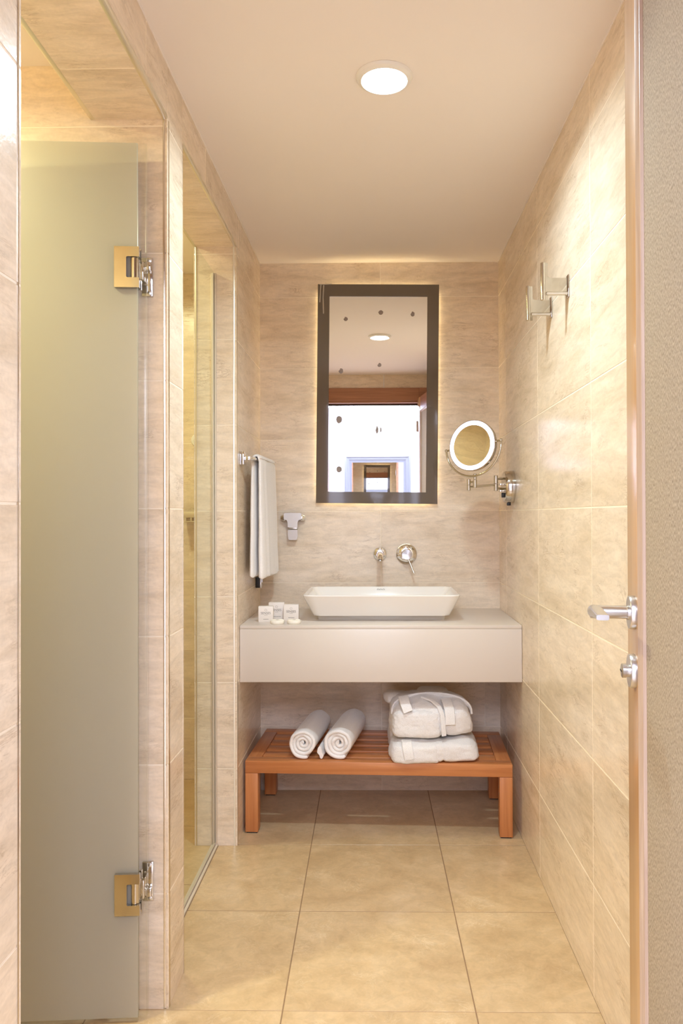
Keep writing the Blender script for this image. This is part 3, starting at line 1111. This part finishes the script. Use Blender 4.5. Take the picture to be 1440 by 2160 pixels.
yawh, til, rol = math.radians(-36), math.radians(6), math.radians(7)
n = Vector((math.sin(yawh) * math.cos(til), -math.cos(yawh) * math.cos(til), math.sin(til))).normalized()
rt = n.cross(Vector((0, 0, 1))).normalized()
rt = -rt
if rt.x < 0:
    rt = -rt
up = rt.cross(n)
if up.z < 0:
    up = -up
rt, up = rt * math.cos(rol) + up * math.sin(rol), up * math.cos(rol) - rt * math.sin(rol)
bm = BM()
yk = []
RY = 0.1125
for k in range(33):
    a = PI + PI * k / 32
    yk.append(HC - n * 0.008 + rt * RY * math.cos(a) + up * RY * math.sin(a))
tube(bm, yk, 0.0038, 12)
for s in (-1, 1):
    e = HC - n * 0.008 + rt * RY * s
    bmesh.ops.create_uvsphere(bm, u_segments=16, v_segments=10, radius=0.0062, matrix=Matrix.Translation(e))
    cyl(bm, e, e - rt * s * 0.022, 0.004, 12)
finish('yoke', bm, M['nickel'], vm)
bm = BM()
RH = 0.0935
lathe(bm, [(0.0, -0.020), (RH - 0.006, -0.020), (RH, -0.015), (RH + 0.001, -0.004), (RH + 0.001, 0.001), (RH - 0.002, 0.002), (RH - 0.003, 0.0), (0.0, 0.0)], HC, n, 72)
head = finish('head_rim', bm, M['nickel'], vm)
bm = BM()
lathe(bm, [(0.0755, 0.0), (0.0755, 0.0012), (RH - 0.0028, 0.0012), (RH - 0.0028, 0.0), (0.0755, 0.0)], HC, n, 72)
finish('light_ring', bm, M['led'], vm)
bm = BM()
lathe(bm, [(0.0, 0.0), (0.0755, 0.0), (0.0755, 0.0016), (0.0, 0.0010)], HC, n, 72)
finish('mirror_glass', bm, M['mirror'], vm)

# ------------------------------------------------------------------ hooks on the right wall
def arc(cx, cz, r, a0, a1, k=6):
    return [(cx + r * math.cos(math.radians(a0 + (a1 - a0) * i / k)), cz + r * math.sin(math.radians(a0 + (a1 - a0) * i / k))) for i in range(k + 1)]


def robe_hook(label, y, z):
    t = thing('robe_hook', label, 'hook', (XR, y, z), group='chrome hooks on the right wall')
    bm = BM()
    box(bm, -0.004, -0.0002, -0.010, 0.010, -0.030, 0.030, bev=0.0015)
    finish('wall_plate', bm, M['nickel'], t)
    # plate that carries the peg: arm and upright in one sheet, with rounded inner corners
    poly = [(-0.003, -0.024), (-0.003, 0.022), (-0.048, 0.022)]
    poly += [(p[0], p[1]) for p in reversed(arc(-0.048, 0.030, 0.008, 180, 270))]
    poly += [(-0.056, 0.062), (-0.0645, 0.062), (-0.0645, -0.038), (-0.056, -0.038), (-0.056, -0.030)]
    poly += [(p[0], p[1]) for p in reversed(arc(-0.050, -0.030, 0.006, 90, 180))]
    bm = BM()
    prism(bm, poly, (0, 0.0025, 0), (1, 0, 0), (0, 0, 1), 0.005)
    finish('arm', bm, M['nickel'], t)
    bm = BM()
    cyl(bm, (-0.003, -0.002, -0.0195), (-0.060, -0.002, -0.0195), 0.0052, 20, 0.001)
    finish('brace', bm, M['nickel'], t)
    bm = BM()
    cyl(bm, (-0.0685, -0.001, -0.038), (-0.0685, -0.001, 0.0632), 0.0062, 28, 0.0012)
    finish('peg', bm, M['nickel'], t)
    return t


robe_hook('chrome robe hook with an upright peg on the right wall, nearer and higher in view', -1.168, 1.7585)
robe_hook('chrome robe hook with an upright peg on the right wall, farther and lower in view', -0.9696, 1.7555)

# ------------------------------------------------------------------ towel bar with towel
tb = thing('towel_bar', 'square-ended chrome towel bar on the left wall beside the shower opening', 'towel rail', (XL, -0.47, 1.357))
bm = BM()
box(bm, 0.0002, 0.006, -0.024, 0.024, -0.0245, 0.0245, bev=0.0012)
box(bm, 0.0085, 0.0165, -0.024, 0.024, -0.0245, 0.0245, bev=0.0015)
box(bm, 0.005, 0.010, -0.012, 0.012, -0.012, 0.012)
finish('bracket', bm, M['chrome'], tb)
bm = BM()
box(bm, 0.0165, 0.034, -0.010, 0.010, -0.0075, 0.0075, bev=0.001)
tube(bm, [(0.034, -0.002, 0), (0.042, 0.02, 0), (0.052, 0.16, 0), (0.060, 0.41, 0)], 0.0068, 16)
finish('bar', bm, M['chrome'], tb)
bm = BM()
cyl(bm, (0.0, 0.40, 0), (0.060, 0.40, 0), 0.0065, 16)
lathe(bm, [(0.0, 0), (0.022, 0), (0.022, 0.005), (0.0, 0.006)], (0.0003, 0.40, 0), (1, 0, 0), 32)
finish('far_bracket', bm, M['chrome'], tb)

lb = thing('wall_socket_block', 'small black and chrome square fitting on the left wall, under the hanging towel', 'fitting', (XL, -0.105, 0.880))
finish('body', box(BM(), 0.0003, 0.018, -0.028, 0.028, -0.021, 0.021, bev=0.001), M['black'], lb)
bm = BM()
box(bm, 0.018, 0.023, -0.030, 0.030, -0.023, 0.023, bev=0.0015)
finish('cover', bm, M['chrome'], lb)
bm = BM()
box(bm, -0.0 + 0.0215, 0.0295, -0.031, -0.027, 0.002, 0.018)
finish('catch', bm, M['steel'], lb)


def towel_half(side):
    """one half of the folded bath towel hanging over the bar; side -1 next to the wall, +1 towards the room"""
    bm = BM()
    rs = []
    nz = 44
    top = 0.012
    L_ = 0.442 if side < 0 else 0.450
    for i in range(nz + 1):
        s = i / nz
        z = top - s * L_
        # bar follows x = 0.045 .. 0.062 along its length
        ring = []
        m = 64
        for k in range(m):
            a = 2 * PI * k / m
            ca, sa = math.cos(a), math.sin(a)
            pw = 0.55
            yy = math.copysign(abs(sa) ** pw, sa)
            xx = math.copysign(abs(ca) ** 0.8, ca)
            ynear, yfar = 0.058 - 0.010 * s, 0.372 + 0.014 * s
            y = (ynear + yfar) / 2 + yy * (yfar - ynear) / 2
            t = (y - 0.05) / 0.33
            barx = 0.046 + 0.013 * t
            spread = min(1.0, s * 22)
            th = (0.0105 + 0.004 * s) * (0.72 + 0.28 * spread)
            if side > 0:
                th += 0.0035 * s
            cx = barx + side * (0.006 + 0.0075 * spread + 0.004 * s) + 0.002 * s
            x = cx + xx * th
            if side < 0:
                x = max(x, 0.004)
            fold = 0.0
            if side > 0 and xx > 0:
                for fy, fw, fa in ((0.105, 0.012, 0.009), (0.160, 0.014, 0.007), (0.215, 0.012, 0.010), (0.270, 0.013, 0.007), (0.325, 0.013, 0.008)):
                    q = (y - fy - 0.01 * s) / fw
                    fold -= fa * math.exp(-q * q) * xx * (0.5 + 0.5 * s)
            x += fold
            zz = z
            if i == 0:
                zz = z - 0.002
            zz += 0.005 * math.sin(t * 5.0 + side) * s ** 3 + (0.010 * t * s ** 6 if side > 0 else 0.006 * s ** 6)
            nn = noise.noise(Vector((x * 40, y * 22, zz * 10 + side * 5)))
            x += 0.0012 * nn
            ring.append((x, y, zz))
        rs.append(ring)
    # rounded shoulder and hem
    def shrink(r, f, dz):
        c = Vector((sum(p[0] for p in r) / len(r), sum(p[1] for p in r) / len(r), 0))
        return [(c.x + (p[0] - c.x) * f, c.y + (p[1] - c.y) * (1 - (1 - f) * 0.06), p[2] + dz) for p in r]
    rs = [shrink(rs[0], 0.25, 0.006), shrink(rs[0], 0.7, 0.004)] + rs + [shrink(rs[-1], 0.75, -0.004), shrink(rs[-1], 0.3, -0.006)]
    rings(bm, rs)
    return bm


tw = thing('hanging_towel', 'white bath towel hanging in thick folds over the chrome towel bar', 'towel', (XL, -0.47, 1.357))
finish('front_fall', towel_half(1), M['terry_smooth'], tw)
finish('back_fall', towel_half(-1), M['terry_smooth'], tw)
bm = BM()
pr = []
for i in range(25):
    y = 0.060 + 0.31 * i / 24
    t = (y - 0.05) / 0.33
    cx = 0.046 + 0.013 * t
    e = 1.0 if 0 < i < 24 else 0.8
    sec = []
    for k in range(17):
        a = PI * k / 16
        sec.append((cx + math.cos(a) * 0.0180 * e + 0.001, y, 0.004 + math.sin(a) * 0.016 * e))
    for k in range(17):
        a = PI - PI * k / 16
        sec.append((cx + math.cos(a) * 0.0075 + 0.001, y, 0.003 + math.sin(a) * 0.0075))
    pr.append(sec)
rings(bm, pr)
finish('top_fold', bm, M['terry_smooth'], tw)

# ------------------------------------------------------------------ T-shaped holder on the back wall
th = thing('wall_holder', 'T-shaped brushed chrome holder on the back wall between towel and mirror', 'holder', (-0.3063, 0, 1.105))
poly = ([(p[0], p[1]) for p in arc(0.029, 0.048, 0.008, 90, 0)] + [(0.037, 0.034)] + arc(0.030, 0.034, 0.007, 0, -60) +
        [(0.0245, 0.026), (0.0215, 0.019), (0.0205, 0.008), (0.0205, -0.004), (-0.0205, -0.004), (-0.0205, 0.008), (-0.0215, 0.019), (-0.0245, 0.026)] +
        arc(-0.030, 0.034, 0.007, 240, 180) + [(-0.037, 0.034)] + arc(-0.029, 0.048, 0.008, 180, 90))
poly = list(reversed(poly))
bm = BM()
prism(bm, poly, (0, -0.026, 0), (1, 0, 0), (0, 0, 1), 0.012)
finish('body', bm, M['steel'], th)
bm = BM()
box(bm, -0.018, 0.018, -0.022, -0.0005, -0.012, 0.044, bev=0.002)
finish('base', bm, M['steel'], th)
for s in (-1, 1):
    bm = BM()
    lathe(bm, [(0.0, 0.0), (0.0145, 0.0), (0.0150, 0.006), (0.0125, 0.012), (0.0105, 0.014), (0.0095, 0.018), (0.0, 0.018)], (s * 0.033, -0.018, 0.036), (s, 0, 0), 28)
    finish('end_cap', bm, M['chrome'], th)
poly = [(-0.0195, 0.020), (0.0195, 0.020), (0.0205, 0.012), (0.0205, -0.006), (0.0175, -0.020), (0.013, -0.0225), (-0.013, -0.0225), (-0.0175, -0.020), (-0.0205, -0.006), (-0.0205, 0.012)]
bm = BM()
prism(bm, list(reversed(poly)), (0, -0.034, -0.034), (1, 0, 0), Vector((0, -0.04, 1)).normalized(), -0.010)
finish('flap', bm, M['steel'], th)

# ------------------------------------------------------------------ amenity boxes
def text_mesh(body, size, mat, parent, loc, name='printed_text', sx=1.0):
    c = bpy.data.curves.new('t', 'FONT')
    c.body = body
    c.size = size
    c.align_x = 'CENTER'
    c.extrude = 0.0001
    o = bpy.data.objects.new('t', c)
    COL.objects.link(o)
    me = bpy.data.meshes.new_from_object(o)
    bpy.data.objects.remove(o)
    me.transform(Matrix.Rotation(PI / 2, 4, 'X') @ Matrix.Diagonal((sx, 1, 1, 1)))
    me.materials.clear()
    me.materials.append(mat)
    t = bpy.data.objects.new(name, me)
    t.location = loc
    t.parent = parent
    COL.objects.link(t)
    return t


def amenity(label, x, y, w, h, d, rz, lines):
    t = thing('toiletry_box', label, 'box', (x, y, CT), rz, 'small ivory toiletry cartons beside the basin')
    finish('carton', box(BM(), -w / 2, w / 2, 0, d, 0, h, bev=0.0004), M['carton'], t)
    finish('lid_flap', box(BM(), -w / 2 + 0.001, w / 2 - 0.001, 0.0005, d - 0.0005, h, h + 0.0006), M['carton'], t, smooth=False)
    text_mesh('SENSES', 0.0118, M['grey_print'], t, (0, -0.0002, h * 0.50), 'brand_text', 0.98)
    # two lines of print too small to read in the photograph, as broken strokes
    for nm, wd, zz, th in (('small_print', lines[0], h * 0.43, 0.0012), ('content_print', lines[1], h * 0.15, 0.0022)):
        bm = BM()
        x = -wd / 2
        while x < wd / 2:
            box(bm, x, x + 0.0013, -0.0003, 0.0, zz, zz + th)
            x += 0.0021
        finish(nm, bm, M['grey_print'], t, smooth=False)
    bm = BM()
    rr = []
    for k in range(24):
        a = 2 * PI * k / 24
        c, s_ = math.cos(a), math.sin(a)
        rr.append([(c * 0.0046, 0.0001, h * 0.76 + s_ * 0.0046), (c * 0.0041, 0.0001, h * 0.76 + s_ * 0.0041),
                   (c * 0.0041, -0.0002, h * 0.76 + s_ * 0.0041), (c * 0.0046, -0.0002, h * 0.76 + s_ * 0.0046)])
    rings(bm, rr, closed=True)
    tube(bm, [(-0.002, -0.0001, h * 0.76 - 0.001), (0.0, -0.0001, h * 0.76 + 0.0015), (0.0025, -0.0001, h * 0.76 - 0.0005)], 0.0002, 6)
    finish('emblem', bm, M['grey_print'], t)


amenity('ivory toiletry carton, leftmost of three, turned slightly', -0.3665, -0.398, 0.0535, 0.0565, 0.022, math.radians(3.0), (0.011, 0.017))
amenity('ivory toiletry carton standing behind the two others, tallest', -0.3355, -0.330, 0.0590, 0.0625, 0.022, math.radians(1.5), (0.011, 0.030))
amenity('ivory toiletry carton, rightmost of three, nearest the basin', -0.2775, -0.357, 0.0560, 0.0580, 0.022, math.radians(-1.0), (0.011, 0.021))


def soap(label, x, y, r):
    t = thing('wrapped_soap', label, 'soap', (x, y, CT), 0, 'round wrapped soaps before the cartons')
    bm = BM()
    lathe(bm, [(0.0, 0.0), (r * 0.86, 0.0), (r * 0.97, 0.003), (r, 0.008), (r * 0.96, 0.0115), (r * 0.84, 0.0135), (0.0, 0.0142)], (0, 0, 0), (0, 0, 1), 40)
    finish('bar', bm, M['soap'], t)
    bm = BM()
    for k in range(18):
        a = 2 * PI * k / 18
        p0 = Vector((math.cos(a) * r * 0.25, math.sin(a) * r * 0.25, 0.0143))
        p1 = Vector((math.cos(a) * r * 0.86, math.sin(a) * r * 0.86, 0.0134))
        tube(bm, [p0, p1], [0.0004, 0.0009], 5)
    finish('wrapper_pleats', bm, M['soap'], t)


soap('round wrapped soap in front of the left and middle cartons', -0.3175, -0.445, 0.0265)
soap('round wrapped soap in front of the rightmost carton', -0.2570, -0.443, 0.0255)

# ------------------------------------------------------------------ slatted bench
BT = 0.262
bn = thing('slatted_bench', 'low orange-brown wooden bench with a slatted top under the counter', 'bench', (-0.4365, -0.4370, 0), math.radians(-2.45))
BWd, BD = 0.9600, 0.418


def bpart(nm, b, mat, bev=0.002):
    return finish(nm, box(BM(), *b, bev=bev), mat, bn)


for x in (0.0, BWd - 0.046):
    for y in (0.0, BD - 0.046):
        bpart('leg', (x, x + 0.046, y, y + 0.046, 0.004, BT - 0.0455), M['bench_z'])
        bpart('foot_pad', (x + 0.004, x + 0.042, y + 0.004, y + 0.042, 0.0, 0.0045), M['black'], 0.0005)
bpart('long_rail', (0.0, BWd, 0.0, 0.048, BT - 0.045, BT), M['bench_x'])
bpart('long_rail', (0.0, BWd, BD - 0.046, BD, BT - 0.045, BT), M['bench_x'])
bpart('end_rail', (0.0, 0.052, 0.0482, BD - 0.0462, BT - 0.045, BT), M['bench_y'])
bpart('end_rail', (BWd - 0.052, BWd, 0.0482, BD - 0.0462, BT - 0.045, BT), M['bench_y'])
sy0 = 0.069
for k in range(4):
    y = sy0 + k * 0.0755
    bpart('slat', (0.0523, BWd - 0.0523, y, y + 0.053, BT - 0.022, BT - 0.003), M['bench_x'])


def on_bench(x, y):
    """bench-local point to world"""
    a = math.radians(-2.45)
    return Vector((-0.4365 + x * math.cos(a) - y * math.sin(a), -0.4370 + x * math.sin(a) + y * math.cos(a), BT))


# ------------------------------------------------------------------ rolled towels
def rolled(label, p0, p1, R, seed, sy, phase):
    """spiral sheet rolled about the line p0-p1 (centres at bench height + R)"""
    rn = random.Random(seed)
    t = thing('rolled_towel', label, 'towel', (p0[0], p0[1], BT), 0, 'rolled white towels on the bench')
    ax = Vector((p1[0] - p0[0], p1[1] - p0[1], 0))
    Lg = ax.length
    ax.normalize()
    sd_ = Vector((-ax.y, ax.x, 0)) * -1
    up_ = Vector((0, 0, 1))
    turns = 3.6
    pitch = R * 0.93 / (turns + 0.25)
    ns = 230
    ring_all = []
    hz = R * sy
    for i in range(ns + 1):
        s = i / ns
        th_ = phase - 2 * PI * turns * (1 - s)
        rr = pitch * 0.30 + (R - pitch * 0.5 - pitch * 0.30) * (s ** 0.94)
        wob = 1 + 0.035 * math.sin(2 * th_ + seed) * (1 - 0.6 * s) + 0.05 * noise.noise(Vector((math.cos(th_) * 1.7, math.sin(th_) * 1.7, seed + s * 2)))
        rr *= wob
        cx, cz = math.cos(th_), math.sin(th_)
        c0 = sd_ * (cx * rr) + up_ * (cz * rr * sy)
        if c0.z < -hz + pitch * 0.5:
            c0.z = -hz + pitch * 0.5
        nrm = (sd_ * cx + up_ * cz).normalized()
        w = pitch * 0.47 * (1.0 if i not in (0, ns) else 0.6)
        push = 0.006 * noise.noise(Vector((th_ * 0.8, seed * 3.1, 0))) - 0.010 * (1 - s)
        ring = []
        fr_ = []
        for k in range(7):
            a = -PI / 2 + PI * k / 6
            fr_.append((math.sin(a) * w, -math.cos(a) * w * 1.1))
        for (dn, da) in fr_:
            ring.append(c0 + nrm * dn + ax * (da - push))
        for q in (0.1, 0.3, 0.5, 0.7, 0.9):
            g = 1 + 0.03 * noise.noise(Vector((cx * 2, cz * 2, q * 4 + seed)))
            ring.append(c0 * (g if s > 0.7 else 1) + nrm * w + ax * (Lg * q))
        ring.append(c0 + nrm * w * 0.7 + ax * (Lg + 0.002))
        ring.append(c0 - nrm * w * 0.7 + ax * (Lg + 0.002))
        for q in (0.9, 0.5, 0.1):
            ring.append(c0 - nrm * w + ax * (Lg * q))
        ring_all.append([p + up_ * (hz + 0.0005) for p in ring])
    bm = BM()
    rings(bm, ring_all)
    finish('spiral_sheet', bm, M['terry_smooth'], t)
    # loosely bunched core
    bm = BM()
    core = []
    for k in range(14):
        q = k / 13
        a = 7 * q + seed
        core.append(up_ * (hz + 0.3 * pitch * math.sin(a * 1.3)) + sd_ * (0.35 * pitch * math.cos(a * 1.7)) + ax * (0.004 + (Lg - 0.01) * q))
    tube(bm, core, [pitch * 0.32] * 14, 14)
    finish('core', bm, M['terry_smooth'], t)
    return t, ax, sd_


rolled('rolled white towel on the bench, left of the two', (-0.2285, -0.418), (-0.190, -0.115), 0.0545, 1, 1.02, math.radians(-70))
rolled('rolled white towel on the bench, right of the two, slightly bigger', (-0.0985, -0.420), (-0.050, -0.115), 0.0600, 5, 0.96, math.radians(-62))
tf = bpy.data.objects['rolled_towel']
bm = BM()
tuck = []
for i in range(14):
    s = i / 13
    y = -0.004 + 0.25 * s
    cx = 0.0635 + 0.028 * s
    sec = []
    for k in range(16):
        a = 2 * PI * k / 16
        sec.append((cx + math.cos(a) * 0.0085 + (0.004 if math.sin(a) < 0 else -0.003), y, 0.0235 + math.sin(a) * 0.0225 + 0.001))
    tuck.append(sec)
rings(bm, tuck)
finish('loose_corner', bm, M['terry_smooth'], tf)


# ------------------------------------------------------------------ folded bathrobes
def cushion(c, w, d, h, n_=5.0, seed=0, amp=0.006, fine=0.0016, grooves=(), taper=0.0, dome=0.0, floor_z=None, sub=5):
    bm = BM()
    bmesh.ops.create_cube(bm, size=2.0)
    bmesh.ops.subdivide_edges(bm, edges=bm.edges[:], cuts=2 ** sub - 1, use_grid_fill=True)
    cc = Vector(c)
    for v in bm.verts:
        p = v.co
        k = (abs(p.x) ** n_ + abs(p.y) ** n_ + abs(p.z) ** n_) ** (1 / n_)
        q = p / k
        q.x *= 1 - taper * q.z
        x = q.x * w / 2
        y = q.y * d / 2
        z = q.z * h / 2
        if q.z > 0:
            z += dome * (1 - q.y * q.y) * (1 - 0.6 * q.x * q.x) * q.z
        P = Vector((x, y, z))
        nrm = q.normalized()
        a = amp * noise.noise(P * 14 + Vector((seed, seed * 2, 0)))
        b = fine * noise.noise(P * 90 + Vector((seed, 0, 0)))
        P += nrm * (a + b)
        for gx, gw, ga in grooves:
            e = math.exp(-((P.x - gx) / gw) ** 2)
            P -= nrm * ga * e * (1 if (q.y < 0.2 or q.z > 0.2) else 0)
        P += cc
        if floor_z is not None:
            P.z = max(P.z, floor_z + 0.0006)
        v.co = P
    return bm


rb1 = thing('folded_bathrobe', 'folded white terry bathrobe, bottom one of the two on the bench', 'bathrobe', (0.245, -0.320, BT), 0, 'folded white bathrobes on the bench')
zb = 0.0
finish('body', cushion((0.005, 0.0, 0.036), 0.318, 0.300, 0.077, 6.0, 3, 0.012, 0.0026, ((0.030, 0.006, 0.006),), 0.05, 0.0, 0.0), M['terry'], rb1)
finish('folded_edge', cushion((-0.0630, -0.010, 0.034), 0.180, 0.300, 0.074, 6.0, 9, 0.009, 0.0024, ((0.086, 0.006, 0.004),), 0.02, 0.0, 0.0, 4), M['terry'], rb1)
finish('folded_edge', cushion((-0.140, 0.075, 0.050), 0.040, 0.150, 0.07, 3.0, 21, 0.006, 0.001, (), 0.0, 0.0, 0.0, 4), M['terry'], rb1)
bm = BM()
ribbon(bm, [(-0.098, -0.110, 0.074), (-0.097, -0.148, 0.074), (-0.096, -0.1605, 0.062), (-0.092, -0.166, 0.042), (-0.088, -0.1655, 0.020)], (1, 0, 0), 0.036, 0.006)
finish('belt_loop', bm, M['terry'], rb1)

rb2 = thing('folded_bathrobe', 'folded white terry bathrobe, top one, with its belt looped over it', 'bathrobe', (0.238, -0.312, BT + 0.0840), 0, 'folded white bathrobes on the bench')
finish('body', cushion((0.002, 0.005, 0.056), 0.296, 0.275, 0.114, 4.8, 13, 0.012, 0.0028, ((0.047, 0.007, 0.007),), 0.05, 0.020, 0.0), M['terry'], rb2)
finish('folded_edge', cushion((-0.052, -0.010, 0.049), 0.186, 0.270, 0.104, 6.0, 31, 0.009, 0.0028, ((0.092, 0.006, 0.004),), 0.03, 0.012, 0.0), M['terry'], rb2)
finish('collar', cushion((-0.118, 0.085, 0.098), 0.10, 0.10, 0.05, 2.6, 41, 0.010, 0.001, (), 0.0, 0.0, 0.0, 4), M['terry'], rb2)
finish('collar', cushion((0.020, 0.075, 0.118), 0.12, 0.12, 0.040, 2.6, 47, 0.008, 0.001, (), 0.0, 0.0, 0.0, 4), M['terry'], rb2)
bm = BM()
bp_ = []
for k in range(25):
    t = k / 24
    a = PI * (1 - t)
    bp_.append((0.004 + 0.146 * math.cos(a), -0.085 + 0.050 * math.sin(a), 0.074 + 0.062 * math.sin(a) ** 0.7))
ribbon(bm, bp_, (0, -0.5, 0.85), 0.020, 0.007)
finish('belt', bm, M['terry_smooth'], rb2)
bm = BM()
ribbon(bm, [(-0.100, -0.085, 0.139), (-0.098, -0.110, 0.134), (-0.094, -0.132, 0.122), (-0.088, -0.142, 0.108), (-0.084, -0.145, 0.098)], (1, 0.1, 0.15), 0.036, 0.006)
finish('belt_loop', bm, M['terry_smooth'], rb2)
bm = BM()
ribbon(bm, [(0.056, -0.080, 0.128), (0.060, -0.112, 0.120), (0.064, -0.1325, 0.104), (0.066, -0.1405, 0.085), (0.067, -0.1425, 0.052)], (1, 0, 0), 0.036, 0.006)
finish('belt_loop', bm, M['terry'], rb2)
bm = BM()
ribbon(bm, [(-0.030, -0.070, 0.135), (0.005, -0.100, 0.128), (0.028, -0.126, 0.112), (0.038, -0.140, 0.086), (0.042, -0.144, 0.040), (0.044, -0.143, 0.012)], (1, 0.3, 0), 0.018, 0.008)
finish('lapel_edge', bm, M['terry'], rb2)
